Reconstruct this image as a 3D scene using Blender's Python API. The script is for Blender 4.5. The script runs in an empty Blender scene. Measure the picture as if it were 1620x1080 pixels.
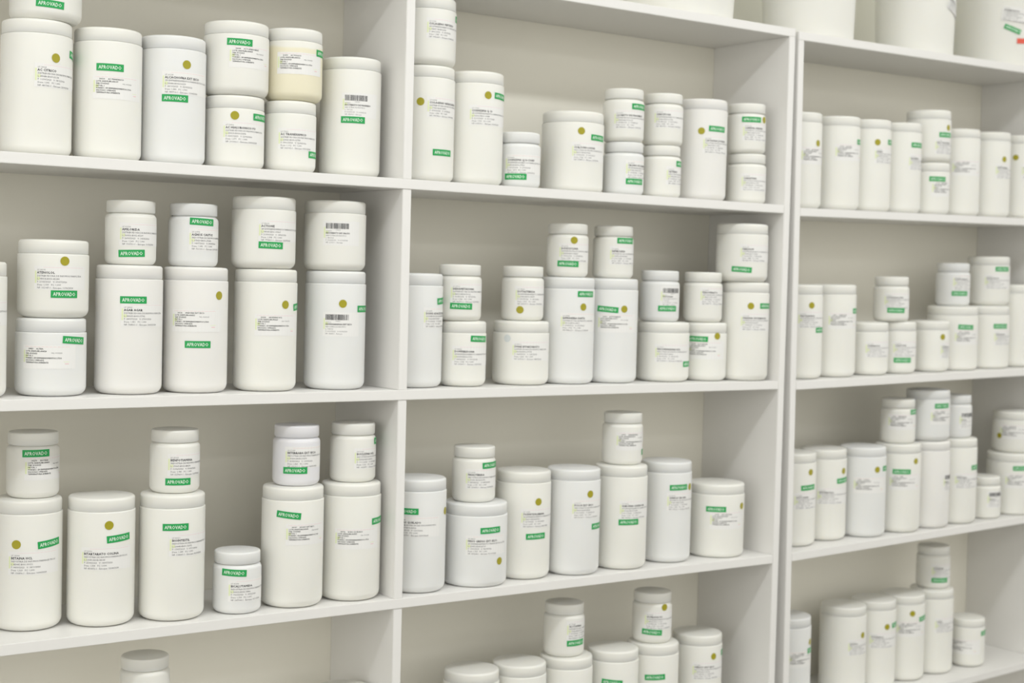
import bpy, bmesh, math, random
from mathutils import Matrix, Vector
random.seed(7)
scene = bpy.context.scene
COL = scene.collection
R = math.radians

# ---------------------------------------------------------------- camera, world, lights, exposure
def rot(a, b, c):
    return Matrix.Rotation(a, 3, 'Z') @ Matrix.Rotation(b, 3, 'X') @ Matrix.Rotation(c, 3, 'Y')
CAM_H = 1.5
cam = bpy.data.cameras.new('camera')
cam_ob = bpy.data.objects.new('camera', cam)
COL.objects.link(cam_ob)
rc = rot(-0.61229, -0.04026, -0.02519)
right, fwd, up = rc.col[0], rc.col[1], rc.col[2]
cam_ob.matrix_world = Matrix.Translation((0, -2.07548, CAM_H)) @ Matrix((right, up, -fwd)).transposed().to_4x4()
cam.sensor_width = 36.0
cam.lens = 2390.36 / 1620 * 36.0
cam.clip_start = 0.05
cam.dof.use_dof = True
cam.dof.focus_distance = 2.15
cam.dof.aperture_fstop = 5.0
scene.camera = cam_ob

world = bpy.data.worlds.new('world')
scene.world = world
world.use_nodes = True
wn = world.node_tree.nodes
wn['Background'].inputs[0].default_value = (1.0, 0.98, 0.915, 1)
wn['Background'].inputs[1].default_value = 1.14

def area(name, loc, size, power, color=(0.97, 0.985, 1.0), target=None, aim=(0, 0, -1)):
    l = bpy.data.lights.new(name, 'AREA'); l.shape = 'RECTANGLE'
    l.size, l.size_y = size; l.energy = power; l.color = color
    o = bpy.data.objects.new(name, l); COL.objects.link(o)
    o.location = loc
    o.rotation_euler = Vector(aim).to_track_quat('-Z', 'Y').to_euler()
    return o
# suspended strip light parallel to the shelves, with an unseen far lamp, up fill and side fill added; the rest is the bright room
area('strip_or_fill', (1.1, -1.03, 2.66), (4.2, 0.12), 24)
area('strip_or_fill', (1.6, -2.7, 2.66), (5.0, 0.3), 16)  # extra unseen lamp, added to lighten the stacked lids and bay backs
area('added_up_fill', (1.3, -1.1, 2.70), (5.0, 0.5), 24, aim=(0, 0, 1))  # unseen fill aimed upward, added to brighten the upper wall and tops
area('added_side_fill', (-2.6, -1.7, 1.75), (2.6, 1.6), 20, (1, 0.985, 0.95), aim=(1, 0.12, 0))  # invented fill from the left, added to brighten the side panels

scene.view_settings.view_transform = 'Standard'
scene.view_settings.look = 'None'
scene.view_settings.gamma = 1
scene.view_settings.use_curve_mapping = False
scene.view_settings.exposure = 0.0

# ---------------------------------------------------------------- materials
def mat(name, color, rough=0.5, spec=0.5, sss=0.0, noise=0.0, nscale=4.0, tone2=None):
    m = bpy.data.materials.new(name); m.use_nodes = True
    nt = m.node_tree; b = nt.nodes['Principled BSDF']
    b.inputs['Base Color'].default_value = (*color, 1)
    b.inputs['Roughness'].default_value = rough
    b.inputs['Specular IOR Level'].default_value = spec
    if sss:
        b.inputs['Subsurface Weight'].default_value = sss
        b.inputs['Subsurface Radius'].default_value = (1.0, 0.9, 0.7)
        b.inputs['Subsurface Scale'].default_value = 0.006
    if noise:
        tc = nt.nodes.new('ShaderNodeTexCoord'); n = nt.nodes.new('ShaderNodeTexNoise')
        n.inputs['Scale'].default_value = nscale; n.inputs['Detail'].default_value = 3
        mix = nt.nodes.new('ShaderNodeMix'); mix.data_type = 'RGBA'
        c2 = tone2 or tuple(c * (1 - noise) for c in color)
        mix.inputs[6].default_value = (*color, 1); mix.inputs[7].default_value = (*c2, 1)
        nt.links.new(tc.outputs['Object'], n.inputs['Vector'])
        nt.links.new(n.outputs['Fac'], mix.inputs[0])
        nt.links.new(mix.outputs[2], b.inputs['Base Color'])
    return m
M = {
    'board': mat('white_laminate', (0.81, 0.80, 0.775), 0.42, 0.45, noise=0.02, nscale=3),
    'back': mat('white_backboard', (0.91, 0.885, 0.79), 0.5, 0.3, noise=0.03, nscale=2),
    'wall': mat('cream_wall_paint', (0.89, 0.88, 0.78), 0.8, 0.2, noise=0.03, nscale=1.5),
    'ceiling': mat('white_ceiling_paint', (0.86, 0.86, 0.84), 0.9, 0.1, noise=0.02, nscale=2),
    'floor': mat('pale_vinyl_floor', (0.24, 0.23, 0.21), 0.4, 0.4, noise=0.08, nscale=6),
    'c': mat('cream_plastic', (0.81, 0.805, 0.755), 0.42, 0.4, 0.25, 0.02, 9),
    'n': mat('warm_white_plastic', (0.80, 0.79, 0.76), 0.42, 0.4, 0.25, 0.02, 9),
    'w': mat('cool_white_plastic', (0.775, 0.78, 0.765), 0.42, 0.4, 0.25, 0.02, 9),
    'v': mat('violet_white_plastic', (0.78, 0.775, 0.795), 0.42, 0.4, 0.25, 0.02, 9),
    'cap': mat('white_cap_plastic', (0.755, 0.75, 0.705), 0.40, 0.45, 0.2, 0.015, 9),
    'paper': mat('label_paper', (0.815, 0.81, 0.79), 0.55, 0.3),
    'green': mat('green_sticker_paper', (0.016, 0.35, 0.085), 0.45, 0.4),
    'white_ink': mat('white_ink', (0.82, 0.90, 0.82), 0.5, 0.3),
    'gold': mat('olive_gold_foil', (0.36, 0.32, 0.010), 0.45, 0.5),
    'clear': mat('silver_foil', (0.66, 0.70, 0.70), 0.25, 0.8),
    'black': mat('black_ink', (0.04, 0.04, 0.045), 0.6, 0.2),
    'grey': mat('grey_ink', (0.17, 0.17, 0.18), 0.6, 0.2),
    'pink': mat('pink_ink', (0.82, 0.55, 0.56), 0.6, 0.2),
    'lime': mat('lime_ink', (0.74, 0.80, 0.50), 0.6, 0.2),
    'red': mat('red_sticker_paper', (0.75, 0.12, 0.08), 0.5, 0.3),
    'metal': mat('steel_wire', (0.6, 0.6, 0.6), 0.3, 0.5),
    'dark': mat('dark_rubber', (0.08, 0.08, 0.08), 0.7, 0.2),
}
# yellowed see-through jar: the powder inside tints the body up to an uneven fill line
ym = mat('yellowed_plastic', (0.75, 0.70, 0.53), 0.4, 0.4, 0.25)
nt = ym.node_tree; tc = nt.nodes.new('ShaderNodeTexCoord'); sx = nt.nodes.new('ShaderNodeSeparateXYZ')
nz = nt.nodes.new('ShaderNodeTexNoise'); nz.inputs['Scale'].default_value = 14
ad = nt.nodes.new('ShaderNodeMath'); ad.operation = 'MULTIPLY_ADD'; ad.inputs[1].default_value = -0.03
gt = nt.nodes.new('ShaderNodeMapRange'); gt.inputs[1].default_value = 0.066; gt.inputs[2].default_value = 0.070
mx = nt.nodes.new('ShaderNodeMix'); mx.data_type = 'RGBA'
mx.inputs[6].default_value = (0.80, 0.755, 0.58, 1); mx.inputs[7].default_value = (0.81, 0.80, 0.735, 1)
nt.links.new(tc.outputs['Object'], sx.inputs[0]); nt.links.new(tc.outputs['Object'], nz.inputs['Vector'])
nt.links.new(nz.outputs['Fac'], ad.inputs[0]); nt.links.new(sx.outputs['Z'], ad.inputs[2])
nt.links.new(ad.outputs[0], gt.inputs[0]); nt.links.new(gt.outputs[0], mx.inputs[0])
nt.links.new(mx.outputs[2], nt.nodes['Principled BSDF'].inputs['Base Color'])
M['y'] = ym

# ---------------------------------------------------------------- helpers
def mesh_obj(name, me, parent=None, m=None):
    if m is not None and not me.materials:
        me.materials.append(m)
    o = bpy.data.objects.new(name, me); COL.objects.link(o)
    if parent is not None: o.parent = parent
    return o
def empty(name, label, cat, group=None, matrix=None):
    o = bpy.data.objects.new(name, None); COL.objects.link(o)
    o.empty_display_size = 0.02
    o['label'] = label; o['category'] = cat
    if group: o['group'] = group
    if matrix is not None: o.matrix_world = matrix
    return o
def box_mesh(name, x0, x1, y0, y1, z0, z1, bevel=0.0008):
    bm = bmesh.new(); bmesh.ops.create_cube(bm, size=1)
    for v in bm.verts:
        v.co = Vector(((x0 + x1) / 2 + v.co.x * (x1 - x0), (y0 + y1) / 2 + v.co.y * (y1 - y0), (z0 + z1) / 2 + v.co.z * (z1 - z0)))
    if bevel:
        bmesh.ops.bevel(bm, geom=bm.edges[:], offset=bevel, segments=2, affect='EDGES')
    me = bpy.data.meshes.new(name); bm.to_mesh(me); bm.free(); return me
def box(name, x0, x1, y0, y1, z0, z1, m, parent=None, bevel=0.0008):
    return mesh_obj(name, box_mesh(name, x0, x1, y0, y1, z0, z1, bevel), parent, m)
def lathe(name, prof, seg=56):
    bm = bmesh.new(); rings = []
    for (r, z) in prof:
        if r < 1e-6: rings.append([bm.verts.new((0, 0, z))])
        else: rings.append([bm.verts.new((r * math.cos(2 * math.pi * i / seg), r * math.sin(2 * math.pi * i / seg), z)) for i in range(seg)])
    for a, b in zip(rings, rings[1:]):
        for i in range(seg):
            k = (i + 1) % seg
            if len(a) == 1 and len(b) == 1: continue
            if len(a) == 1: bm.faces.new((a[0], b[k], b[i]))
            elif len(b) == 1: bm.faces.new((a[i], a[k], b[0]))
            else: bm.faces.new((a[i], a[k], b[k], b[i]))
    bmesh.ops.recalc_face_normals(bm, faces=bm.faces[:])
    me = bpy.data.meshes.new(name); bm.to_mesh(me); bm.free()
    me.polygons.foreach_set('use_smooth', [True] * len(me.polygons))
    me.set_sharp_from_angle(angle=R(38))
    return me
def arc(cx, cz, r, a0, a1, n):
    return [(cx + r * math.cos(R(a0 + (a1 - a0) * i / n)), cz + r * math.sin(R(a0 + (a1 - a0) * i / n))) for i in range(n + 1)]

# ---------------------------------------------------------------- lettering wrapped on a cylinder (axis z, facing -y)
def wrap(x, z, r, off=0.0):
    t = x / r
    return ((r + off) * math.sin(t), -(r + off) * math.cos(t), z)
_flat = {}
def flat_text(body, size, bold=0.0, spacing=1.0, line=1.0, align='LEFT', sx=1.0):
    key = (body, size, bold, spacing, line, align, sx)
    if key in _flat: return _flat[key]
    cu = bpy.data.curves.new('txt', 'FONT'); cu.body = body; cu.size = size; cu.resolution_u = 1
    cu.space_character = spacing; cu.space_line = line; cu.offset = bold; cu.align_x = align
    ob = bpy.data.objects.new('txt', cu)
    me = ob.to_mesh()
    V = [(v.co.x * sx, v.co.y) for v in me.vertices]
    F = [tuple(p.vertices) for p in me.polygons]
    ob.to_mesh_clear(); bpy.data.objects.remove(ob); bpy.data.curves.remove(cu)
    _flat[key] = (V, F); return V, F
def wrapped(name, pieces, r, off, tilt=0.0):
    """pieces: list of (verts2d, faces, dx, dz, material_key); tilt in degrees clockwise"""
    V, F, MI, mats = [], [], [], []
    ct, st = math.cos(R(-tilt)), math.sin(R(-tilt))
    for (v2, f, dx, dz, mk) in pieces:
        if mk not in mats: mats.append(mk)
        b = len(V)
        for (x, y) in v2:
            x, y = x + dx, y + dz
            V.append(wrap(x * ct - y * st, x * st + y * ct, r, off))
        for q in f: F.append(tuple(i + b for i in q)); MI.append(mats.index(mk))
    me = bpy.data.meshes.new(name); me.from_pydata(V, [], F)
    for k in mats: me.materials.append(M[k])
    me.polygons.foreach_set('material_index', MI)
    me.update()
    return me
def rect(w, h, nx=10):
    V = []; F = []
    for i in range(nx + 1):
        V += [(w * i / nx, 0), (w * i / nx, h)]
    for i in range(nx): F.append((2 * i, 2 * i + 2, 2 * i + 3, 2 * i + 1))
    return V, F
def plate(name, w, h, r, key, tilt=0.0, off=0.00012, th=0.0001, x0=0.0):
    """a curved label of real thickness, left edge at x0, centred in height"""
    n = 14; V = []; F = []
    ct, st = math.cos(R(-tilt)), math.sin(R(-tilt))
    for o in (off, off + th):
        for i in range(n + 1):
            for y in (-h / 2, h / 2):
                x = x0 + w * i / n
                V.append(wrap(x * ct - y * st, x * st + y * ct, r, o))
    m = 2 * (n + 1)
    for i in range(n):
        a = 2 * i
        F.append((m + a, m + a + 2, m + a + 3, m + a + 1)); F.append((a, a + 1, a + 3, a + 2))
        F.append((a, a + 2, m + a + 2, m + a)); F.append((a + 1, m + a + 1, m + a + 3, a + 3))
    F.append((0, m, m + 1, 1)); F.append((m - 2, m - 1, 2 * m - 1, 2 * m - 2))
    me = bpy.data.meshes.new(name); me.from_pydata(V, [], F); me.materials.append(M[key]); me.update()
    return me
def disc_plate(name, rad, r, key, off=0.00012):
    V = []; F = []; n = 28
    V.append(wrap(0, 0, r, off + 0.0001))
    for i in range(n): V.append(wrap(rad * math.cos(2 * math.pi * i / n), rad * math.sin(2 * math.pi * i / n), r, off + 0.0001))
    for i in range(n): V.append(wrap(rad * math.cos(2 * math.pi * i / n), rad * math.sin(2 * math.pi * i / n), r, off - 0.0001))
    for i in range(n):
        k = (i + 1) % n
        F.append((0, 1 + i, 1 + k)); F.append((1 + i, 1 + n + i, 1 + n + k, 1 + k))
    F.append(tuple(range(2 * n, n, -1)))
    me = bpy.data.meshes.new(name); me.from_pydata(V, [], F); me.materials.append(M[key]); me.update()
    return me

# ---------------------------------------------------------------- jars
_cache = {}
def jar_meshes(st, r, h, col):
    key = (st, r, h)
    if key not in _cache:
        if st == 'S':
            L = 0.0180; zs = h - L; sh = 0.0075; c = 0.010
            b = [(0, 0.0012), (r - c - 0.004, 0.0012), (r - c - 0.002, 0.0)] + arc(r - c, c, c, -90, 0, 7) + arc(r - sh, zs - sh - 0.0012, sh, 0, 78, 6) + [(r * 0.90, zs - 0.0008), (r * 0.88, zs + 0.004), (0, zs + 0.004)]
            rl = r * 0.948; f = 0.0028
            l = [(0, zs + 0.0047), (r * 0.905, zs + 0.0047), (r * 0.91, zs), (rl - 0.0006, zs), (rl, zs + 0.0008)] + arc(rl - f, h - f - 0.0004, f, 0, 90, 5) + [(rl - 0.006, h - 0.0004), (rl - 0.0075, h), (0, h)]
        else:
            L = 0.0195; zs = h - L; c = 0.013 if st != 'X' else 0.010; s = 0.0016
            b = [(0, 0.0012), (r - c - 0.004, 0.0012), (r - c - 0.002, 0.0)] + arc(r - c, c, c, -90, 0, 8) + arc(r - s, zs - s - 0.0008, s, 0, 80, 4) + [(r * 0.955, zs - 0.0006), (r * 0.94, zs + 0.004), (0, zs + 0.004)]
            rl = r * 0.978; f = 0.0042
            l = [(0, zs + 0.0047), (r * 0.958, zs + 0.0047), (r * 0.961, zs), (rl - 0.0006, zs), (rl, zs + 0.0008)] + arc(rl - f, h - f - 0.0005, f, 0, 90, 6) + [(rl - 0.008, h - 0.0005), (rl - 0.0095, h), (0, h)]
        _cache[key] = (b, l)
    k2 = key + (col,)
    if k2 not in _cache:
        b, l = _cache[key]
        mb = lathe('body', b); mb.materials.append(M[col])
        if ('lid', col) + key not in _cache:
            ml = lathe('lid', l); ml.materials.append(M[col if col != 'y' else 'c']); _cache[('lid', col) + key] = ml
        _cache[k2] = (mb, _cache[('lid', col) + key])
    return _cache[k2]

SUP = ['SM EMPREENDIMENTOS FARMACEUTICOS LTDA', 'INDUSTRIA DE INSUMOS FARMACEUTICOS', 'DISTRIBUIDORA DE INSUMOS FARM LTDA']
def label_a(title, w):
    rnd = random.Random(title)
    d = lambda n: ''.join(rnd.choice('0123456789') for _ in range(n))
    day = lambda y: '%02d/%02d/%d' % (rnd.randint(1, 28), rnd.randint(1, 12), y)
    P = []
    P.append((*flat_text('LF ' + d(5), 0.0030, 0, 1.05), 0.0035, 0.0100, 'grey'))
    P.append((*flat_text(title, 0.0045, 0.00014, 1.06), 0.0033, 0.0056, 'black'))
    body = '\n'.join([rnd.choice(SUP), 'L: %sH%s-B00%s-%s' % (d(2), d(2), d(1), d(5)), 'F: %s   V: %s' % (day(2023), day(2026)),
                      'Dens: 1,%s   FC: 1,%s' % (d(3), '000'), 'NF: %s-1 - Estoque: %s' % (d(6), day(2024))])
    P.append((*flat_text(body, 0.0034, 0.00003, 1.0, 1.22), 0.0035, 0.0014, 'grey'))
    return P
def label_b(head):
    rnd = random.Random(head)
    d = lambda n: ''.join(rnd.choice('0123456789') for _ in range(n))
    P = []
    P.append((*flat_text(head, 0.0030, 0.00006, 1.02), 0.0085, 0.0105, 'black'))
    body = '\n'.join(['LOTE: ANDFL/BR-AN%s' % d(3), 'FAB: %s/10/2023' % d(1), 'FATOR: 1', 'FORNEC.: SM EMPREENDIMENTOS LTDA', 'DILUICAO: UMIDADE', 'TEMPERATURA AMBIENTE'])
    P.append((*flat_text(body, 0.0028, 0.00007, 1.02, 1.14), 0.0040, 0.0072, 'black'))
    P.append((*flat_text('VAL: %s/10/2025' % d(1), 0.0024, 0.00002), 0.041, 0.0050, 'grey'))
    return P
def label_c(title):
    rnd = random.Random(title)
    P = []; x = 0.0035
    while x < 0.0405:
        w = rnd.choice((0.0004, 0.0005, 0.0009, 0.0013)); P.append((*rect(w, 0.0088, 1), x, 0.0068, 'black'))
        x += w + rnd.choice((0.0004, 0.0005, 0.0009))
    P.append((*flat_text('0%d' % rnd.randint(100000, 999999), 0.0022), 0.019, 0.0042, 'black'))
    P.append((*flat_text('LF %d' % rnd.randint(10000, 99999), 0.0024), 0.0035, 0.0024, 'grey'))
    P.append((*flat_text(title, 0.0033, 0.00012, 1.03), 0.0033, -0.0010, 'black'))
    P.append((*flat_text('INDUSTRIA DE INSUMOS\nL: %d/23\nF: 01/03/2023   V: 01/03/2026\nNF: %d-1 - Estoque' % (rnd.randint(1000, 9999), rnd.randint(10000, 99999)), 0.0029, 0.00001, 1.0, 1.25), 0.0035, -0.0048, 'grey'))
    return P
def marks(kind):
    P = [(*rect(0.0024, 0.017, 1), 0.0000, -0.0075, 'lime'), (*rect(0.0042, 0.0045, 1), 0.0030, -0.0035 if kind == 'A' else -0.001, 'lime')]
    if kind == 'A': P.append((*rect(0.060, 0.0003, 12), 0.012, 0.0142, 'pink'))
    elif kind == 'B':
        P.append((*rect(0.064, 0.0004, 12), 0.003, 0.0140, 'pink')); P.append((*rect(0.006, 0.0010, 2), 0.060, -0.0100, 'pink'))
        P.append((*rect(0.009, 0.0006, 2), 0.058, -0.0070, 'lime'))
    return P
def flatten(name, P, r, off):
    return wrapped(name, P, r, off)

# frames: unit A is square to the room, unit B is turned and leans slightly
XG, ZT, DEPTH = 2.10138, 0.47737, 0.20992
o3 = Vector((XG, 0, 0)); t3 = Vector((0.0190, 0.00454, -0.00315))
RB = rot(0.04571, 0.00445, -0.01763)
def frameM(u):
    if u == 'A': return Matrix.Identity(4)
    up_ = Matrix.Translation((0, 0, CAM_H)); dn = Matrix.Translation((0, 0, -CAM_H))
    return up_ @ Matrix.Translation(o3 + t3) @ RB.to_4x4() @ Matrix.Translation(-o3) @ dn
FR = {'A': frameM('A'), 'B': frameM('B')}

def make_jar(rec, label, group):
    jid, u, cx, cy, z, r, h, st, col, mk = rec
    t = empty('plastic_jar', label, 'jar', group, FR[u] @ Matrix.Translation((cx, cy, z + 0.0001)))
    mb, ml = jar_meshes(st, r, h, col)
    mesh_obj('body', mb, t); mesh_obj('lid', ml, t)
    for kind, th, zz, arg in mk:
        if kind == 's':
            w, hh = 0.0385, 0.0104
            key = ('s', r, arg)
            if key not in _cache:
                a = plate('approval_sticker', w, hh, r, 'green', arg, 0.00028)
                v, f = flat_text('APROVADO', 0.0070, 0.00004, 1.0, 1, 'LEFT', 0.93)
                x0, x1 = min(p[0] for p in v), max(p[0] for p in v)
                s = 0.0318 / (x1 - x0); v = [((p[0] - x0) * s, p[1] * 1.06) for p in v]
                y1 = max(p[1] for p in v)
                b = wrapped('sticker_lettering', [(v, f, 0.0030, -y1 / 2, 'white_ink')], r, 0.00045, arg)
                _cache[key] = (a, b)
            a, b = _cache[key]
            so = mesh_obj('approval_sticker', a, t); so['label'] = 'green sticker reading APROVADO'
            so.location = (0, 0, zz); so.rotation_euler = (0, 0, R(th))
            mesh_obj('sticker_lettering', b, so)
        elif kind in ('d', 'g'):
            key = (kind, r)
            if key not in _cache: _cache[key] = disc_plate('round_sticker', 0.0064, r, 'gold' if kind == 'd' else 'clear', 0.0003)
            so = mesh_obj('round_sticker', _cache[key], t); so['label'] = 'round olive gold sticker' if kind == 'd' else 'round silvery sticker'
            so.location = (0, 0, zz); so.rotation_euler = (0, 0, R(th))
        else:
            W = min(0.078, 0.078) if kind != 'C' else 0.062
            H = {'A': 0.033, 'B': 0.033, 'C': 0.038}[kind]
            zc = zz - {'A': 0.0130, 'B': 0.0130, 'C': 0.0155}[kind]
            key = ('plate', kind, r)
            if key not in _cache: _cache[key] = plate('product_label', W, H, r, 'paper', 0, 0.00008, 0.0001, -0.001)
            lo = mesh_obj('product_label', _cache[key], t); lo.location = (0, 0, zc); lo.rotation_euler = (0, 0, R(th))
            P = {'A': lambda: label_a(arg, W), 'B': lambda: label_b(arg), 'C': lambda: label_c(arg)}[kind]()
            mesh_obj('label_print', wrapped('label_print', P, r, 0.00026), lo)
            key = ('marks', kind, r)
            if key not in _cache: _cache[key] = wrapped('label_mark', marks(kind), r, 0.00022)
            mesh_obj('label_mark', _cache[key], lo)
    return t

# ---------------------------------------------------------------- room shell
def struct(name, x0, x1, y0, y1, z0, z1, m):
    o = box(name, x0, x1, y0, y1, z0, z1, m, None, 0); o['kind'] = 'structure'; return o
struct('floor', -4.0, 7.0, -9.0, 0.30, -0.05, 0.0, M['floor'])
struct('ceiling', -3.0, 5.5, -4.2, 0.30, 3.20, 3.25, M['ceiling'])
struct('wall_back', -3.0, 5.5, 0.30, 0.40, 0.0, 3.20, M['wall'])

# ---------------------------------------------------------------- shelving units
T = 0.016; ZS = [1.5 + v for v in (0.47737, 0.14139, -0.19561, -0.53235, -0.87111, -1.2080)]   # undersides of the boards
def unit(label, u, x0, x1, dividers, divlab):
    t = empty('shelving_unit', label, 'shelving', None, FR[u])
    d = DEPTH
    for x in (x0, x1 - T):
        box('side_panel', x, x + T, 0.0, d, 0.03, ZS[0], M['board'], t)
    box('top_board', x0, x1, 0.0, d + 0.005, ZS[0], ZS[0] + T, M['board'], t)
    for z in ZS[1:]:
        box('shelf', x0 + T, x1 - T, 0.0002, d, z, z + T, M['board'], t)
    for xd in dividers:
        for a, b in zip(ZS[1:], ZS):
            box('divider', xd, xd + T, 0.0015, d, a + T, b, M['board'], t)
    box('back_panel', x0 + 0.0005, x1 - 0.0005, d, d + 0.005, 0.05, ZS[0], M['back'], t)
    box('plinth', x0 + T, x1 - T, 0.03, 0.046, 0.045, ZS[-1], M['board'], t)
    for xx in (x0 + 0.008, x1 - 0.008):
        for yy in (0.03, d - 0.03):
            p = FR[u] @ Vector((xx, yy, 0.03))
            L = p.z + 0.0
            me = lathe('foot', [(0, 0.03 - L), (0.007, 0.03 - L), (0.007, 0.036 - L), (0.004, 0.037 - L), (0.004, 0.03), (0, 0.03)], 16)
            f = mesh_obj('foot', me, t, M['dark']); f.location = (xx, yy, 0)
    return t
unit('wide white laminate shelving unit with two bays, filling the left and middle', 'A', 0.393, XG, [1.23917], None)
unit('white laminate shelving unit standing right of the dark vertical gap', 'B', XG, XG + 0.87984 + T, [], None)

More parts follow.
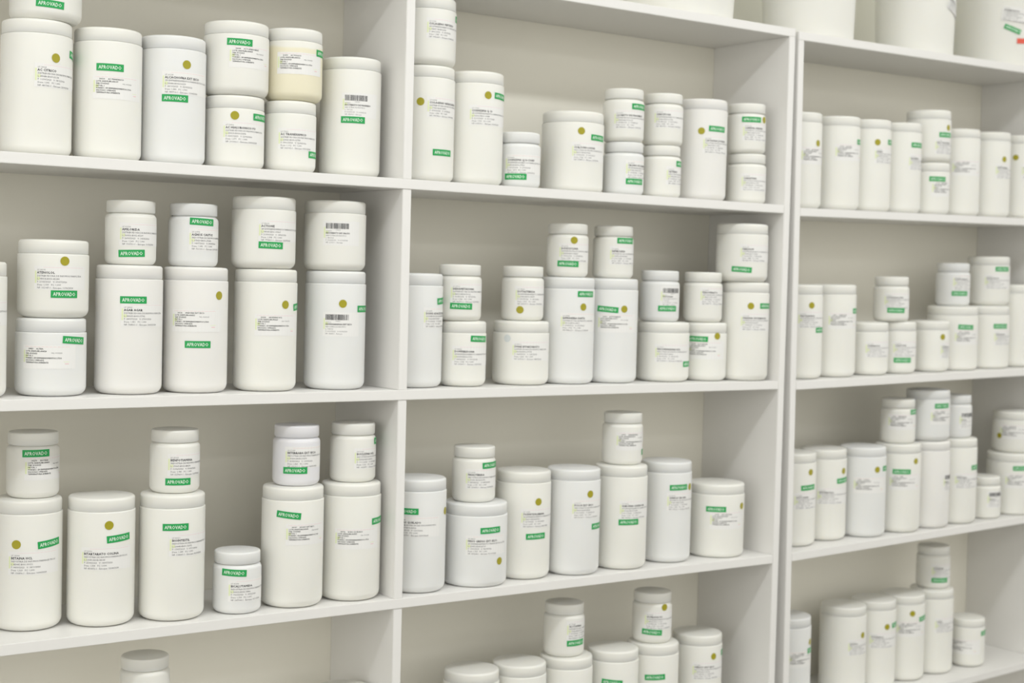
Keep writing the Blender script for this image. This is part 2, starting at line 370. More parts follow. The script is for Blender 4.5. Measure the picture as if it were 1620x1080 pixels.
# ---------------------------------------------------------------- the jars: id, unit, x, y, z, radius, height, kind, colour, marks (kind, angle, height, text)
JARS = [
 ('a2', 'A', 0.676, 0.0705, 1.6574, 0.0485, 0.188, 'T', 'c', [('d', 14.3, 0.1352, None), ('s', 47.6, 0.1445, 5), ('A', -19.8, 0.1229, 'AC CITRICO')]),
 ('a1', 'A', 0.6877, 0.0705, 1.8454, 0.0492, 0.1105, 'W', 'c', [('s', -32.8, 0.0217, 3)]),
 ('a3', 'A', 0.7792, 0.0705, 1.6574, 0.0485, 0.188, 'T', 'c', [('s', -38.6, 0.1305, 0), ('B', -43.5, 0.1153, '50310     AC MANDELICO')]),
 ('a4', 'A', 0.8786, 0.0705, 1.6574, 0.0485, 0.188, 'T', 'w', [('d', 2.0, 0.1455, None), ('A', -39.3, 0.1314, 'ALCACHOFRA EXT SECO'), ('s', -40.3, 0.0957, 0)]),
 ('a5', 'A', 0.9774, 0.0675, 1.6574, 0.0455, 0.11, 'M', 'c', [('d', -23.7, 0.0788, None), ('A', -44.7, 0.0666, 'AC HIALURONICO PO'), ('s', 13.5, 0.0786, 0)]),
 ('a6', 'A', 0.9788, 0.0675, 1.7674, 0.0492, 0.1105, 'W', 'c', [('s', -40.9, 0.0779, 1), ('B', -35.8, 0.0694, '00008     AC P AMINOBENZ')]),
 ('a7', 'A', 1.0689, 0.0625, 1.6574, 0.0405, 0.11, 'M', 'c', [('A', -51.1, 0.0635, 'AC TRANEXAMICO'), ('s', 19.3, 0.0287, 0)]),
 ('a8', 'A', 1.0732, 0.0625, 1.7674, 0.0445, 0.1105, 'W', 'y', [('s', 23.9, 0.0749, 0), ('B', -58.9, 0.0689, '51095     AC FOLICO')]),
 ('a9', 'A', 1.1792, 0.0705, 1.6574, 0.0485, 0.188, 'T', 'c', [('C', -43.1, 0.1271, 'ASCORBATO DE MAGNESIO'), ('s', -45.8, 0.0885, 0)]),
 ('b0', 'A', 0.5845, 0.0585, 1.3204, 0.0485, 0.188, 'T', 'c', [('A', -25.3, 0.1301, 'ALANTOINA')]),
 ('b2', 'A', 0.7013, 0.0705, 1.3204, 0.0492, 0.1105, 'W', 'w', [('B', -65.0, 0.0691, '00829     ALTEIA'), ('s', 0.8, 0.081, 4)]),
 ('b1', 'A', 0.7035, 0.0705, 1.4309, 0.0492, 0.1105, 'W', 'c', [('A', -47.9, 0.0697, 'ATENOLOL'), ('d', 0.1, 0.0805, None), ('s', -21.7, 0.0341, 0)]),
 ('b3', 'A', 0.816, 0.0693, 1.3204, 0.0485, 0.188, 'T', 'n', [('A', -33.0, 0.1291, 'AGAR AGAR'), ('s', -35.9, 0.1378, 0)]),
 ('b4', 'A', 0.8169, 0.0693, 1.5084, 0.0368, 0.0945, 'S', 'c', [('A', -44.9, 0.0574, 'AMILORIDA'), ('s', -47.7, 0.0163, -2)]),
 ('b5', 'A', 0.9198, 0.0689, 1.3204, 0.0485, 0.188, 'T', 'n', [('B', -64.6, 0.1212, '00136     ANDORA EXT SECO'), ('d', 22.2, 0.1461, None), ('s', -40.5, 0.0731, 0)]),
 ('b6', 'A', 0.9147, 0.0689, 1.5084, 0.0368, 0.0945, 'S', 'w', [('s', -31.6, 0.0677, 2), ('A', -31.7, 0.0537, 'AGNUS CASTUS')]),
 ('b7', 'A', 1.0356, 0.068, 1.3204, 0.0485, 0.188, 'T', 'c', [('B', -43.8, 0.1156, '00620     ARGININA HCL'), ('d', 12.7, 0.1338, None), ('s', 35.0, 0.1294, -5)]),
 ('b8', 'A', 1.0302, 0.068, 1.5084, 0.0492, 0.1105, 'W', 'c', [('A', -34.0, 0.0707, 'ACTIONE'), ('s', -34.3, 0.0362, 1)]),
 ('b9', 'A', 1.1586, 0.0692, 1.3204, 0.0485, 0.188, 'T', 'w', [('d', -14.2, 0.1364, None), ('C', -50.0, 0.1193, 'ASHWAGANDHA EXT SECO'), ('s', 17.7, 0.1285, 0)]),
 ('b10', 'A', 1.1553, 0.0692, 1.5084, 0.0492, 0.1105, 'W', 'c', [('C', -48.8, 0.0742, 'ASCORBATO DE CALCIO')]),
 ('c1', 'A', 0.6802, 0.0985, 0.9837, 0.0485, 0.188, 'T', 'c', [('d', -35.5, 0.1259, None), ('s', -0.6, 0.1237, -5), ('A', -48.0, 0.1123, 'BETAINA HCL')]),
 ('c2', 'A', 0.6866, 0.0985, 1.1717, 0.0368, 0.0945, 'S', 'c', [('s', -40.5, 0.0653, -1), ('B', -33.9, 0.0569, '00273     BIOTINA')]),
 ('c3', 'A', 0.781, 0.0748, 0.9837, 0.0485, 0.188, 'T', 'c', [('d', -7.1, 0.1491, None), ('s', -10.7, 0.1282, -4), ('A', -52.8, 0.1139, 'BITARTARATO COLINA')]),
 ('c4', 'A', 0.8847, 0.0598, 0.9837, 0.0485, 0.188, 'T', 'c', [('s', -38.8, 0.1412, 0), ('A', -26.1, 0.1274, 'BIOINTESTIL')]),
 ('c5', 'A', 0.8871, 0.0598, 1.1717, 0.0368, 0.0945, 'S', 'c', [('s', -43.4, 0.0186, 0), ('A', -37.2, 0.0566, 'BENFOTIAMINA')]),
 ('c6', 'A', 0.9861, 0.0474, 0.9837, 0.0368, 0.0945, 'S', 'w', [('s', -62.0, 0.0653, 3), ('A', -44.0, 0.0499, 'BICALUTAMIDA')]),
 ('c7', 'A', 1.0828, 0.0548, 0.9837, 0.0485, 0.188, 'T', 'c', [('s', -56.9, 0.1481, 6), ('B', -38.0, 0.1289, '00187     BOLDO EXT SECO')]),
 ('c8', 'A', 1.0871, 0.0548, 1.1717, 0.0368, 0.0945, 'S', 'v', [('A', -53.6, 0.0589, 'BETERRABA EXT SECO'), ('s', -59.0, 0.0256, 0)]),
 ('c9', 'A', 1.1871, 0.0558, 0.9837, 0.0485, 0.188, 'T', 'c', [('B', -57.5, 0.1138, '00992     BORO QUELADO'), ('s', 15.4, 0.1268, -2)]),
 ('c10', 'A', 1.1888, 0.0558, 1.1717, 0.0368, 0.0945, 'S', 'c', [('A', -24.4, 0.0524, 'BUCLIZINA HCL'), ('s', 36.2, 0.0657, 0)]),
 ('d0', 'A', 0.851, 0.0685, 0.6449, 0.0485, 0.188, 'T', 'c', []),
 ('d1', 'A', 0.8488, 0.0685, 0.8329, 0.0368, 0.0945, 'S', 'c', []),
 ('d2', 'A', 1.1868, 0.0685, 0.6449, 0.0485, 0.188, 'T', 'c', []),
 ('e1', 'A', 1.3135, 0.0605, 1.6574, 0.0485, 0.188, 'T', 'c', [('d', -40.7, 0.1278, None), ('A', -27.0, 0.1327, 'COLAGENO HIDROLISADO'), ('s', -15.0, 0.0471, 0)]),
 ('e0', 'A', 1.3122, 0.0605, 1.8454, 0.0492, 0.1105, 'W', 'c', [('A', -30.0, 0.071, 'COLAGENO PEPTIDEO'), ('s', 42.5, 0.0787, 0)]),
 ('e2', 'A', 1.4116, 0.0605, 1.6574, 0.0485, 0.188, 'T', 'c', [('d', -6.8, 0.148, None), ('s', 8.4, 0.1488, 2), ('A', -42.8, 0.1276, 'COENZIMA Q 10')]),
 ('e3', 'A', 1.4969, 0.0488, 1.6574, 0.0368, 0.0945, 'S', 'w', [('A', -71.5, 0.0521, 'COENZIMA Q10 COMP'), ('s', -73.5, 0.0182, 0)]),
 ('e4', 'A', 1.625, 0.067, 1.6574, 0.055, 0.1405, 'X', 'c', [('d', -21.5, 0.1049, None), ('s', -1.6, 0.0951, 1), ('A', -37.6, 0.082, 'CURCUMA LONGA')]),
 ('e5', 'A', 1.7272, 0.0488, 1.6574, 0.0368, 0.0945, 'S', 'w', [('A', -31.1, 0.0582, 'CROMO PICOLINATO'), ('s', -31.3, 0.024, 0)]),
 ('e6', 'A', 1.7244, 0.0488, 1.7519, 0.0368, 0.0945, 'S', 'c', [('A', -64.6, 0.0517, 'CLORETO DE MAGNESIO'), ('s', -15.7, 0.0622, 0)]),
 ('e7', 'A', 1.8154, 0.0488, 1.6574, 0.0368, 0.0945, 'S', 'c', [('A', -23.0, 0.0527, 'CISTEINA'), ('s', 9.1, 0.0619, 0)]),
 ('e8', 'A', 1.817, 0.0488, 1.7519, 0.0368, 0.0945, 'S', 'c', [('A', -64.2, 0.0606, 'CIMICIFUGA')]),
 ('e9', 'A', 1.9222, 0.0605, 1.6574, 0.0485, 0.188, 'T', 'n', [('d', -41.4, 0.1274, None), ('s', -25.2, 0.1325, 1), ('A', -36.5, 0.1159, 'CASTANHA DA INDIA')]),
 ('e10', 'A', 2.0309, 0.0488, 1.6574, 0.0368, 0.0945, 'S', 'c', [('A', -57.1, 0.0528, 'CARNITINA')]),
 ('e11', 'A', 2.0267, 0.0488, 1.7519, 0.0368, 0.0945, 'S', 'c', [('A', -52.7, 0.0527, 'CAFEINA ANIDRA'), ('s', -56.9, 0.0631, 0), ('d', 20.3, 0.0641, None)]),
 ('f1', 'A', 1.3049, 0.0692, 1.3204, 0.0485, 0.188, 'T', 'w', [('s', 21.8, 0.142, -4), ('A', -10.1, 0.1284, 'DONG QUAI EXT SECO')]),
 ('f2', 'A', 1.3986, 0.0621, 1.3204, 0.0405, 0.11, 'M', 'c', [('A', -55.8, 0.0653, 'DOMPERIDONA'), ('s', -13.0, 0.0813, 2)]),
 ('f3', 'A', 1.3908, 0.0621, 1.4304, 0.0368, 0.0945, 'S', 'c', [('A', -55.9, 0.0594, 'DEXAMETASONA'), ('s', -57.6, 0.0252, 1)]),
 ('f4', 'A', 1.5254, 0.0696, 1.3204, 0.0492, 0.1105, 'W', 'c', [('g', -63.8, 0.0805, None), ('A', -51.9, 0.0728, 'DMAE BITARTARATO')]),
 ('f5', 'A', 1.5265, 0.0696, 1.4309, 0.0368, 0.0945, 'S', 'c', [('A', -54.3, 0.0565, 'DUTASTERIDA'), ('d', -41.5, 0.0192, None)]),
 ('f6', 'A', 1.6241, 0.0688, 1.3204, 0.0485, 0.188, 'T', 'w', [('s', -15.6, 0.159, 0), ('d', -1.3, 0.1363, None), ('A', -49.6, 0.1224, 'ESPINHEIRA SANTA')]),
 ('f7', 'A', 1.6213, 0.0688, 1.5084, 0.0368, 0.0945, 'S', 'c', [('d', -19.0, 0.0648, None), ('A', -59.1, 0.0559, 'DOXICICLINA'), ('s', -64.3, 0.0237, 1)]),
 ('f8', 'A', 1.7239, 0.0688, 1.3204, 0.0485, 0.188, 'T', 'w', [('s', -68.3, 0.1339, 4), ('d', -9.4, 0.1335, None), ('B', -65.5, 0.121, '00416     ESTROGENIOS')]),
 ('f9', 'A', 1.7251, 0.0688, 1.5084, 0.0368, 0.0945, 'S', 'c', [('s', -28.0, 0.0678, 0), ('A', -46.9, 0.0545, 'ESPIRULINA')]),
 ('f10', 'A', 1.8507, 0.0695, 1.3204, 0.0492, 0.1105, 'W', 'c', [('A', -56.5, 0.0664, 'FEXOFENADINA HCL'), ('s', 9.9, 0.0334, 0)]),
 ('f12', 'A', 1.8389, 0.0695, 1.4309, 0.0368, 0.0945, 'S', 'w', [('C', -36.2, 0.0621, 'FAMOTIDINA'), ('s', -43.6, 0.0248, 0)]),
 ('f11', 'A', 1.9473, 0.0632, 1.3204, 0.043, 0.11, 'M', 'c', [('s', -83.3, 0.0795, 1), ('d', -6.7, 0.0851, None), ('B', -84.3, 0.0711, '00207     FLUOXETINA')]),
 ('f13', 'A', 1.9411, 0.0632, 1.4304, 0.0368, 0.0945, 'S', 'c', [('A', -48.4, 0.0622, 'FENOFIBRATO')]),
 ('f14', 'A', 2.036, 0.0505, 1.3204, 0.0485, 0.188, 'T', 'c', [('d', -27.5, 0.1428, None), ('s', -4.3, 0.1432, 0), ('A', -48.8, 0.1256, 'FARINHA DE MARACUJA')]),
 ('f15', 'A', 2.027, 0.0505, 1.5084, 0.0492, 0.1105, 'W', 'c', [('A', -46.5, 0.0676, 'FIBREGUM'), ('s', -65.4, 0.0244, 3)]),
 ('g1', 'A', 1.313, 0.0565, 0.9837, 0.0485, 0.188, 'T', 'w', [('s', -74.0, 0.1359, 0), ('A', -71.9, 0.1236, 'FERRO QUELADO'), ('d', 41.1, 0.1333, None)]),
 ('g2', 'A', 1.4304, 0.057, 0.9837, 0.055, 0.1405, 'X', 'w', [('s', -24.3, 0.0963, -2), ('A', -49.1, 0.085, 'FENO GREGO EXT SECO'), ('d', 16.5, 0.0434, None)]),
 ('g3', 'A', 1.4253, 0.057, 1.1242, 0.0368, 0.0945, 'S', 'c', [('s', -10.8, 0.0631, -2), ('A', -54.6, 0.054, 'FINASTERIDA')]),
 ('g4', 'A', 1.5369, 0.0666, 0.9837, 0.0485, 0.188, 'T', 'c', [('d', -2.3, 0.1359, None), ('s', -28.1, 0.0759, -1), ('A', -38.5, 0.1207, 'FOSFATIDILSERINA')]),
 ('g5', 'A', 1.6377, 0.0545, 0.9837, 0.0485, 0.188, 'T', 'w', [('d', 1.1, 0.1446, None), ('A', -38.5, 0.1312, 'FUCUS EXT SECO'), ('s', 7.1, 0.0866, 0)]),
 ('g6', 'A', 1.7486, 0.0566, 0.9837, 0.0485, 0.188, 'T', 'c', [('A', -39.9, 0.1226, 'GARCINIA CAMBOGIA'), ('s', -42.1, 0.0871, -1)]),
 ('g7', 'A', 1.7492, 0.0566, 1.1717, 0.0368, 0.0945, 'S', 'c', [('B', -55.3, 0.0573, '00518     GABAPENTINA'), ('s', 31.9, 0.023, 0)]),
 ('g8', 'A', 1.8675, 0.0691, 0.9837, 0.0485, 0.188, 'T', 'w', [('s', -32.0, 0.1411, -1), ('d', 25.6, 0.1411, None), ('A', -36.4, 0.1281, 'GINKGO BILOBA')]),
 ('g9', 'A', 1.9951, 0.0682, 0.9837, 0.055, 0.1405, 'X', 'c', [('s', -61.6, 0.0934, 0), ('d', 21.0, 0.0979, None), ('B', -52.4, 0.0851, '00734     GLUCOSAMINA')]),
 ('h1', 'A', 1.438, 0.0685, 0.6449, 0.0485, 0.188, 'T', 'c', []),
 ('h2', 'A', 1.5386, 0.0685, 0.6449, 0.0485, 0.188, 'T', 'c', []),
 ('h3', 'A', 1.6422, 0.0685, 0.6449, 0.0485, 0.188, 'T', 'c', []),
 ('h4', 'A', 1.6355, 0.0685, 0.8329, 0.0368, 0.0945, 'S', 'c', [('A', -27.9, 0.0622, 'GLUTAMINA'), ('s', -27.8, 0.026, -1)]),
 ('h5', 'A', 1.7496, 0.0685, 0.6449, 0.0485, 0.188, 'T', 'c', [('s', -60.9, 0.1332, 4)]),
 ('h6', 'A', 1.8476, 0.0685, 0.6449, 0.0485, 0.188, 'T', 'c', [('s', -57.2, 0.1277, -3)]),
 ('h7', 'A', 1.8427, 0.0685, 0.8329, 0.0368, 0.0945, 'S', 'c', [('d', -2.3, 0.0686, None), ('A', -61.3, 0.0569, 'GUARANA PO'), ('s', -69.4, 0.0236, 3)]),
 ('h8', 'A', 1.972, 0.0835, 0.6449, 0.0485, 0.188, 'T', 'c', [('d', -0.8, 0.148, None), ('A', -50.6, 0.1341, 'HIBISCO EXT SECO'), ('s', 28.3, 0.1512, 0)]),
 ('k1', 'B', 2.169, 0.0585, 1.6574, 0.0485, 0.188, 'T', 'c', [('d', 8.3, 0.1277, None), ('B', -37.4, 0.1157, '00618     HIALURONATO')]),
 ('k2', 'B', 2.2841, 0.0585, 1.6574, 0.0485, 0.188, 'T', 'c', [('s', 11.3, 0.1371, 0), ('B', -49.1, 0.1283, '00622     LACTOSE')]),
 ('k3', 'B', 2.3819, 0.0585, 1.6574, 0.0485, 0.188, 'T', 'c', [('d', -24.7, 0.1407, None), ('s', 8.1, 0.1421, 0), ('A', -30.7, 0.1276, 'LISINA')]),
 ('k4', 'B', 2.482, 0.0585, 1.6574, 0.0485, 0.188, 'T', 'c', [('s', -17.2, 0.1413, 0), ('A', -22.5, 0.119, 'MAGNESIO')]),
 ('k5', 'B', 2.5819, 0.055, 1.6574, 0.045, 0.1105, 'W', 'c', [('s', -49.5, 0.0752, 1), ('B', -41.0, 0.0681, '00219     MELATONINA')]),
 ('k6', 'B', 2.5789, 0.055, 1.7679, 0.047, 0.1105, 'W', 'c', [('s', -24.4, 0.0576, 0), ('d', 7.4, 0.0732, None), ('A', -34.3, 0.0464, 'MALTODEXTRINA')]),
 ('k7', 'B', 2.6863, 0.0585, 1.6574, 0.0485, 0.188, 'T', 'c', [('B', -64.6, 0.1159, '00377     METIONINA')]),
 ('k8', 'B', 2.7982, 0.0585, 1.6574, 0.0485, 0.188, 'T', 'c', [('d', -8.7, 0.1277, None), ('A', -33.4, 0.1146, 'METFORMINA')]),
 ('k9', 'B', 2.9172, 0.0585, 1.6574, 0.0485, 0.188, 'T', 'c', [('d', -64.7, 0.1373, None), ('A', -48.1, 0.1188, 'MSM')]),
 ('l1', 'B', 2.196, 0.0692, 1.3204, 0.0485, 0.188, 'T', 'c', [('d', -15.5, 0.147, None), ('A', -47.3, 0.1318, 'NIACINAMIDA'), ('s', -1.6, 0.0977, 0)]),
 ('l2', 'B', 2.2986, 0.0692, 1.3204, 0.0485, 0.188, 'T', 'c', [('s', 9.0, 0.1346, 0), ('B', -56.7, 0.1279, '00871     NIMESULIDA')]),
 ('l3', 'B', 2.4065, 0.064, 1.3204, 0.043, 0.11, 'M', 'c', [('A', -54.5, 0.0674, 'OMEPRAZOL')]),
 ('l4', 'B', 2.4982, 0.0619, 1.3204, 0.0415, 0.11, 'M', 'c', [('A', -58.7, 0.0659, 'ORLISTATE'), ('s', -57.0, 0.0293, 0)]),
 ('l5', 'B', 2.4781, 0.0619, 1.4304, 0.0368, 0.0945, 'S', 'c', [('A', -72.5, 0.0566, 'OXANDROLONA'), ('s', -63.1, 0.0243, 1)]),
 ('l6', 'B', 2.6114, 0.0628, 1.3204, 0.043, 0.11, 'M', 'c', [('d', -11.0, 0.0759, None), ('A', -17.0, 0.0597, 'PASSIFLORA')]),
 ('l7', 'B', 2.7095, 0.0753, 1.3204, 0.055, 0.1405, 'X', 'c', [('s', -40.2, 0.096, 2), ('B', -46.9, 0.0862, '00128     PECTINA')]),
 ('l8', 'B', 2.8274, 0.0753, 1.3204, 0.055, 0.1405, 'X', 'c', [('s', -33.1, 0.0955, 0), ('A', -30.4, 0.0828, 'PIRACETAM')]),
 ('l9', 'B', 2.7074, 0.0753, 1.4609, 0.0368, 0.0945, 'S', 'w', [('s', -56.6, 0.028, 0), ('A', -52.1, 0.0647, 'PANTOPRAZOL')]),
 ('l10', 'B', 2.8373, 0.0753, 1.4609, 0.047, 0.1105, 'W', 'c', [('s', -36.2, 0.0824, 0), ('A', -63.1, 0.0673, 'PSYLLIUM PO')]),
 ('l11', 'B', 2.9317, 0.0694, 1.3204, 0.0485, 0.188, 'T', 'c', []),
 ('m1', 'B', 2.1957, 0.0755, 0.9837, 0.0485, 0.188, 'T', 'c', [('d', 2.3, 0.1502, None), ('s', -25.2, 0.119, -2), ('A', -40.5, 0.1063, 'QUITOSANA')]),
 ('m2', 'B', 2.2993, 0.0835, 0.9837, 0.0485, 0.188, 'T', 'c', [('d', 10.4, 0.1434, None), ('s', -12.6, 0.1234, -3), ('A', -60.2, 0.1067, 'RESVERATROL')]),
 ('m3', 'B', 2.4007, 0.0631, 0.9837, 0.0485, 0.188, 'T', 'w', [('d', -12.2, 0.1422, None), ('s', 7.3, 0.1431, 0), ('B', -70.6, 0.1227, '00456     RUTINA')]),
 ('m4', 'B', 2.5086, 0.057, 0.9837, 0.0485, 0.188, 'T', 'c', [('s', -63.6, 0.1307, 0), ('d', -1.4, 0.1525, None), ('B', -69.7, 0.1218, '00911     SENE')]),
 ('m5', 'B', 2.6067, 0.0551, 0.9837, 0.0485, 0.188, 'T', 'n', [('C', -5.5, 0.1145, 'SILIMARINA')]),
 ('m6', 'B', 2.7049, 0.0555, 0.9837, 0.0485, 0.188, 'T', 'c', [('s', -4.9, 0.1243, -1), ('A', -51.0, 0.1094, 'SPIRULINA')]),
 ('m7', 'B', 2.5052, 0.057, 1.1717, 0.0368, 0.0945, 'S', 'c', [('s', -7.5, 0.0677, 0), ('B', -82.5, 0.0598, '00662     SERTRALINA')]),
 ('m8', 'B', 2.6043, 0.0551, 1.1717, 0.047, 0.1105, 'W', 'w', [('s', -34.9, 0.077, -1), ('B', -44.4, 0.0667, '00813     TAURINA')]),
 ('m9', 'B', 2.7007, 0.0555, 1.1717, 0.0368, 0.0945, 'S', 'w', [('C', -36.5, 0.0557, 'TIAMINA')]),
 ('m10', 'B', 2.8105, 0.0509, 0.9837, 0.0368, 0.0945, 'S', 'c', [('C', -41.2, 0.0599, 'TRAMADOL')]),
 ('m11', 'B', 2.9234, 0.058, 0.9837, 0.055, 0.1405, 'X', 'c', [('s', -51.5, 0.1076, -1), ('B', -67.7, 0.0921, '00705     TRIPTOFANO')]),
 ('m12', 'B', 2.931, 0.058, 1.1242, 0.0492, 0.095, 'W', 'c', [('d', -96.6, 0.0385, None), ('B', -93.4, 0.0616, '00933     VALERIANA')]),
 ('n1', 'B', 2.2135, 0.0935, 0.6449, 0.0485, 0.188, 'T', 'w', [('B', -43.9, 0.1177, '00125     VITAMINA C'), ('s', 10.3, 0.1194, 0), ('d', 23.5, 0.1366, None)]),
 ('n2', 'B', 2.3877, 0.0935, 0.6449, 0.0485, 0.188, 'T', 'c', [('d', 7.9, 0.128, None), ('A', -35.8, 0.1171, 'XYLITOL')]),
 ('n3', 'B', 2.4866, 0.0935, 0.6449, 0.0485, 0.188, 'T', 'c', [('d', -13.2, 0.1337, None), ('s', 3.8, 0.1343, -4), ('A', -58.0, 0.1181, 'VITAMINA E')]),
 ('n4', 'B', 2.5845, 0.0923, 0.6449, 0.0485, 0.188, 'T', 'c', [('d', -25.5, 0.1501, None), ('s', -3.7, 0.1357, -5), ('B', -64.6, 0.1288, '00847     ZINCO QUELADO')]),
 ('n5', 'B', 2.6834, 0.0901, 0.6449, 0.0485, 0.188, 'T', 'c', [('A', -41.5, 0.1242, 'VITEX')]),
 ('n6', 'B', 2.6869, 0.0901, 0.8329, 0.0368, 0.0945, 'S', 'c', [('A', -56.7, 0.0527, 'ZOLPIDEM'), ('s', -57.8, 0.0205, 0)]),
 ('n7', 'B', 2.7948, 0.0719, 0.6449, 0.039, 0.11, 'M', 'c', [('B', -120.3, 0.0596, '00344     YAM MEXICANO'), ('s', -4.7, 0.0768, -3)]),
]

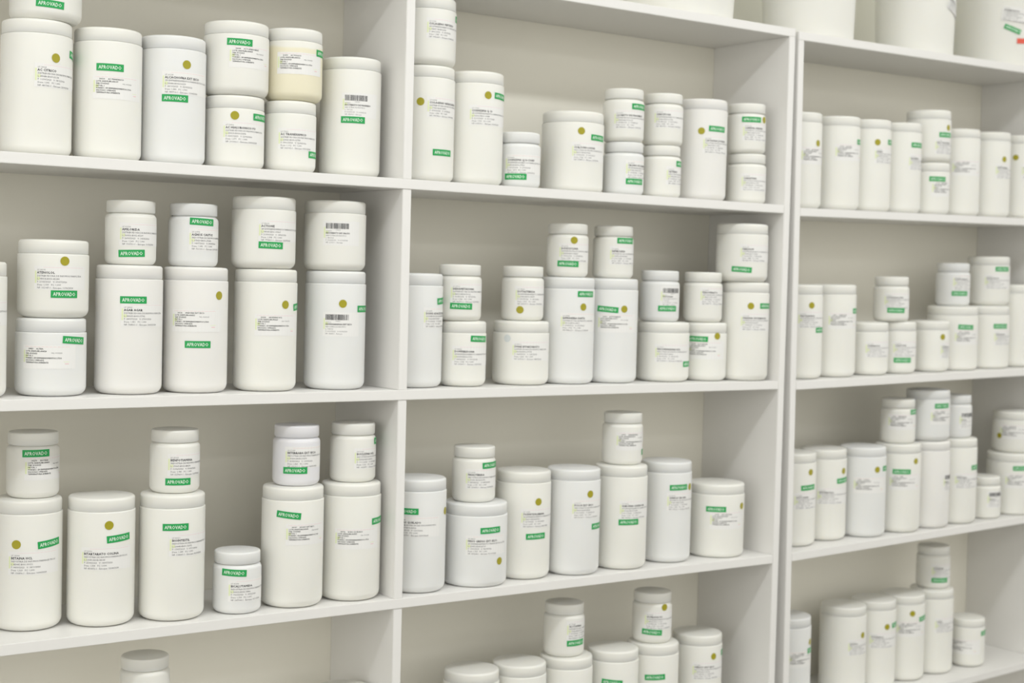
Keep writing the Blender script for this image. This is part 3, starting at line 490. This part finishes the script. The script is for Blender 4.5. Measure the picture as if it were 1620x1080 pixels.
LABELS = {
'a1':'short white jar, mostly out of frame, standing on the AC CITRICO jar',
'a2':'tall cream jar reading AC CITRICO under a short jar, far left of the top row',
'a3':'tall cream jar reading AC MANDELICO with centred green APROVADO sticker',
'a4':'tall cool-white jar reading ALCACHOFRA EXT SECO with gold dot above the label',
'a5':'short jar reading AC HIALURONICO PO, lower of its stack, gold dot',
'a6':'short wide jar stacked on the AC HIALURONICO jar, green sticker above pink line',
'a7':'short jar reading AC TRANEXAMICO, under the yellowed jar',
'a8':'yellowed short jar with white label, stacked on the AC TRANEXAMICO jar',
'a9':'tall jar with barcode reading ASCORBATO DE MAGNESIO, next to the divider',
'b0':'tall jar cut off by the left picture edge on the second shelf',
'b1':'short wide jar reading ATENOLOL with gold dot, stacked on the ALTEIA jar',
'b2':'short wide white jar reading ALTEIA with tilted green sticker, bottom of its stack',
'b3':'tall white jar reading AGAR AGAR, beneath the small AMILORIDA jar',
'b4':'small jar reading AMILORIDA, standing on the AGAR AGAR jar',
'b5':'tall jar reading ANDORA EXT SECO with green sticker below its label',
'b6':'small cool-white jar reading AGNUS CASTUS with green sticker above the text',
'b7':'tall cream jar beneath the ACTIONE jar, green sticker at its right edge',
'b8':'short wide jar reading ACTIONE with green sticker under the text',
'b9':'tall white jar with barcode reading ASHWAGANDHA EXT SECO and gold dot',
'b10':'short wide jar with barcode reading ASCORBATO DE CALCIO, stacked by the divider',
'c1':'tall jar reading BETAINA HCL at the lower left edge, gold dot left',
'c2':'small shaded jar with high green sticker, standing on the BETAINA HCL jar',
'c3':'tall jar reading BITARTARATO COLINA, nothing stacked on its lid',
'c4':'tall jar reading BIOINTESTIL, under the small BENFOTIAMINA jar',
'c5':'small jar reading BENFOTIAMINA, standing on the BIOINTESTIL jar',
'c6':'small jar reading BICALUTAMIDA standing directly on the third shelf',
'c7':'tall jar with downward-tilted green sticker, beneath the BETERRABA jar',
'c8':'small bluish-white jar reading BETERRABA EXT SECO',
'c9':'tall cream jar beside the divider under the BUCLIZINA HCL jar',
'c10':'small cream jar reading BUCLIZINA HCL, next to the divider',
'd0':'tall jar below the frame carrying the small unlabelled jar at bottom left',
'd1':'small plain jar poking up at the bottom left, shaded by the shelf',
'd2':'tall jar whose lid just shows at the bottom edge beside the divider',
'e0':'short wide jar at the top of the frame, stacked right of the divider',
'e1':'tall jar with gold dot left of its text and low green sticker, right of divider',
'e2':'tall cream jar reading COENZIMA Q 10, gold dot beside green sticker',
'e3':'small white jar between the COENZIMA Q 10 jar and the big wide jar',
'e4':'big wide jar on the upper middle shelf, pale shiny dot and green sticker',
'e5':'small cool-white jar, bottom of the stack right of the big wide jar',
'e6':'small jar on top of the stack right of the big wide jar',
'e7':'shelf-level small jar, green sticker cut by its right edge, left of a tall jar',
'e8':'small jar without green sticker, stacked just left of a lone tall jar',
'e9':'tall pinkish-white jar between two stacks of small jars, upper middle shelf',
'e10':'small jar without sticker, bottom of the stack at the right panel',
'e11':'small jar with green sticker, top of the stack at the right panel',
'f1':'tall white jar reading DONG QUAI EXT, half hidden by the divider',
'f2':'short jar with green sticker at upper right, second from the divider',
'f3':'small jar with low green sticker stacked beside the DONG QUAI jar',
'f4':'short wide jar with silvery round sticker reading DMAE BITARTARATO',
'f5':'small jar with gold dot near its base and no green sticker',
'f6':'tall white jar with green sticker above gold dot, second middle shelf',
'f7':'small jar with gold dot near its lid and low green sticker',
'f8':'tall cool-white jar with tilted green sticker left of gold dot',
'f9':'small jar with green sticker reaching its right edge, on the tall cool-white jar',
'f10':'short wide jar beneath the small barcode jar',
'f11':'short jar with green sticker and gold dot side by side, two jars from the panel',
'f12':'small white jar with barcode, standing on a short wide jar',
'f13':'small jar without stickers beside the small barcode jar',
'f14':'tall jar against the right panel of the middle bay, second shelf',
'f15':'short wide jar with low green sticker in the upper corner by the right panel',
'g1':'tall white jar partly behind the divider, green sticker cut off at left',
'g2':'big wide white jar with gold dot low on its right side',
'g3':'small jar standing on the big wide white jar, green sticker at right',
'g4':'tall cream jar with gold dot above text and centred green sticker below',
'g5':'tall cool-white jar with green mark on the label, low green sticker at right edge',
'g6':'tall jar carrying a small jar, green sticker directly under its text',
'g7':'small jar half in shadow stacked on a tall jar, third middle shelf',
'g8':'tall plain-lidded jar with high green sticker, left of the wide rightmost jar',
'g9':'big wide cream jar rightmost on the third shelf of the middle bay',
'h1':'tall jar with half-lit lid, leftmost on the lowest middle shelf',
'h2':'tall jar with half-lit lid, second from left on the lowest middle shelf',
'h3':'tall jar under the shaded small jar, lowest middle shelf',
'h4':'small shaded jar with low green sticker and no gold dot, lowest middle shelf',
'h5':'tall jar between the two small stacked jars, lowest middle shelf',
'h6':'tall jar under the small jar with gold dot, lowest middle shelf',
'h7':'small jar with gold dot and tilted low green sticker, lowest middle shelf',
'h8':'tall jar rightmost on the lowest middle shelf, gold dot above the text',
'k1':'tall jar cut by the left panel of the right unit, upper shelf',
'k2':'tall jar second from left on the upper right shelf',
'k3':'tall jar third on the upper right shelf, gold dot above its text',
'k4':'tall jar fourth on the upper right shelf, left of the wide stacked jars',
'k5':'short jar with bright green sticker, lower of the upper right shelf stack',
'k6':'short wide jar rising above its neighbours on the upper right shelf',
'k7':'tall jar right of the stack on the upper right shelf, no green sticker',
'k8':'tall jar second from the right edge on the upper right shelf, gold dot',
'k9':'tall jar cut by the right picture edge, upper right shelf',
'l1':'tall jar nearest the left panel with gold dot, second shelf of right unit',
'l2':'tall jar with green sticker at its right edge, second from the left panel',
'l3':'short jar without sticker, leftmost short one on the second right shelf',
'l4':'short jar with low green sticker beneath the small jar, second right shelf',
'l5':'small jar with shoulder standing alone above the short jars, second right shelf',
'l6':'short jar with gold dot in front of the big wide jar, second right shelf',
'l7':'big wide jar partly behind the short jar with gold dot',
'l8':'big wide jar right of another, beneath the rounded cream jar, second right shelf',
'l9':'small cool-white jar standing on the left big wide jar, second right shelf',
'l10':'short cream jar with high green sticker, topmost on the second right shelf',
'l11':'tall plain jar at the right picture edge, second right shelf',
'm1':'tall jar nearest the left panel on the third right shelf',
'm2':'tall jar with rising tilted green sticker, second on the third right shelf',
'm3':'tall jar third from left on the third right shelf, gold dot beside green sticker',
'm4':'tall jar beneath the half-shaded small jar, green sticker centred, third right shelf',
'm5':'tall jar without green sticker beneath the bluish-white jar, third right shelf',
'm6':'tall jar beneath the small barcode jar, third right shelf',
'm7':'half-shaded small jar, leftmost of the three stacked, third right shelf',
'm8':'bluish-white short jar, middle of the three stacked, third right shelf',
'm9':'small barcode jar, rightmost of the three stacked, third right shelf',
'm10':'small barcode jar standing in front of the big wide jar at right',
'm11':'big wide jar at the right edge of the third right shelf',
'm12':'short wide jar with gold dot left of text, stacked at the right edge',
'n1':'tall jar half hidden by the left panel, lowest right shelf',
'n2':'tall jar with text and edge-on gold dot, left of the lowest right row',
'n3':'tall jar second in the close row of four, lowest right shelf',
'n4':'tall jar third in the close row of four, lowest right shelf',
'n5':'tall jar beneath the small jar on the lowest right shelf',
'n6':'small jar with low green sticker topmost on the lowest right shelf',
'n7':'short jar standing alone at the right end of the lowest right shelf',
}

GROUPS = {'a': 'jars on the upper shelf of the left bay', 'b': 'jars on the second shelf of the left bay', 'c': 'jars on the third shelf of the left bay', 'd': 'jars on the lowest shelf of the left bay',
          'e': 'jars on the upper shelf of the middle bay', 'f': 'jars on the second shelf of the middle bay', 'g': 'jars on the third shelf of the middle bay', 'h': 'jars on the lowest shelf of the middle bay',
          'k': 'jars on the upper shelf of the right unit', 'l': 'jars on the second shelf of the right unit', 'm': 'jars on the third shelf of the right unit', 'n': 'jars on the lowest shelf of the right unit'}
for rec in JARS:
    make_jar(rec, LABELS[rec[0]], GROUPS[rec[0][0]])

# ---------------------------------------------------------------- big tubs on the top boards
def tub(u, cx, cy, r, label, stickers=(), h=0.26):
    z0 = ZS[0] + T
    t = empty('storage_tub', label, 'tub', 'large white tubs on top of the shelving', FR[u] @ Matrix.Translation((cx, cy, z0 + 0.0002)))
    k = 1.07
    rt = lambda z: r * (1 + 0.09 * z / h)
    b = [(0, 0.002), (r - 0.008, 0.002), (r - 0.006, 0)] + arc(r - 0.005, 0.005, 0.005, -90, 0, 4) + [(rt(h * .5), h * .5), (rt(h * .86), h * .86), (rt(h * .86) + 0.006, h * .865), (rt(h * .86) + 0.006, h * .875), (rt(h * .9), h * .88), (rt(h), h), (0, h)]
    mb = lathe('body', b, 72); mb.materials.append(M['c']); mesh_obj('body', mb, t)
    rr = rt(h) + 0.004
    ml = lathe('lid', [(rr - 0.005, h - 0.014), (rr, h - 0.014), (rr, h + 0.002), (rr - 0.004, h + 0.006), (rr - 0.014, h + 0.006), (rr - 0.016, h + 0.001), (0, h + 0.001)], 72)
    ml.materials.append(M['cap']); mesh_obj('lid', ml, t)
    bm = bmesh.new(); n = 20; zc = h * .87; ra = rt(zc) + 0.010
    rings = []
    for i in range(n + 1):
        a = math.pi * i / n; c = Vector((ra * math.cos(a), -ra * math.sin(a) * 0.98 , zc - 0.11 * math.sin(a) * 0.6))
        c.y = math.copysign(max(abs(c.y), 1e-4), c.y)
        rad = Vector((c.x, c.y, 0)).normalized()
        c += rad * (0.004 * math.sin(a))
        rings.append([bm.verts.new(c + rad * 0.0016 * math.cos(q) + Vector((0, 0, 0.0016 * math.sin(q)))) for q in [k_ * math.pi / 3 for k_ in range(6)]])
    for a, b_ in zip(rings, rings[1:]):
        for i in range(6): bm.faces.new((a[i], a[(i + 1) % 6], b_[(i + 1) % 6], b_[i]))
    me = bpy.data.meshes.new('handle'); bm.to_mesh(me); bm.free()
    hd = mesh_obj('handle', me, t, M['metal']); hd.rotation_euler = (0, 0, R(150))
    for kind, th, z, arg in stickers:
        rl = rt(z) + 0.0006
        if kind == 'text':
            so = mesh_obj('product_label', plate('product_label', 0.07, 0.032, rl, 'paper', arg, 0.0001), t)
            so.location = (0, 0, z); so.rotation_euler = (0, 0, R(th))
            P = label_a('ACIDO BORICO', 0.07) if arg == 0 else label_a('BICARBONATO', 0.07)
            mesh_obj('label_print', wrapped('label_print', P, rl, 0.0004, arg), so)
        elif kind == 'green':
            so = mesh_obj('approval_sticker', plate('approval_sticker', 0.0385, 0.0104, rl, 'green', arg, 0.0004), t)
            so.location = (0, 0, z); so.rotation_euler = (0, 0, R(th)); so['label'] = 'green sticker reading APROVADO'
            v, f = flat_text('APROVADO', 0.0066, 0.0001); mesh_obj('sticker_lettering', wrapped('sticker_lettering', [(v, f, 0.003, -0.0023, 'white_ink')], rl, 0.0006, arg), so)
        else:
            so = mesh_obj('warning_sticker', plate('warning_sticker', 0.045, 0.0115, rl, 'red', arg, 0.0004), t)
            so.location = (0, 0, z); so.rotation_euler = (0, 0, R(th)); so['label'] = 'red sticker'
    return t
tub('A', 1.9018, 0.1141, 0.104, 'large white tub on top of the middle bay, leftmost of the tubs')
tub('B', 2.2400, 0.1000, 0.090, 'large white tub standing above the dark gap between the two units')
tub('B', 2.5713, 0.0930, 0.081, 'large white tub third from the left on top, grey print near its upper edge', [('text', 1.5, 0.112, 18)])
tub('B', 2.9109, 0.1150, 0.103, 'large white tub at the top right with tilted green and red stickers', [('text', -53.2, 0.12, 8), ('green', -50.5, 0.091, 22), ('red', -35.1, 0.058, 0)])
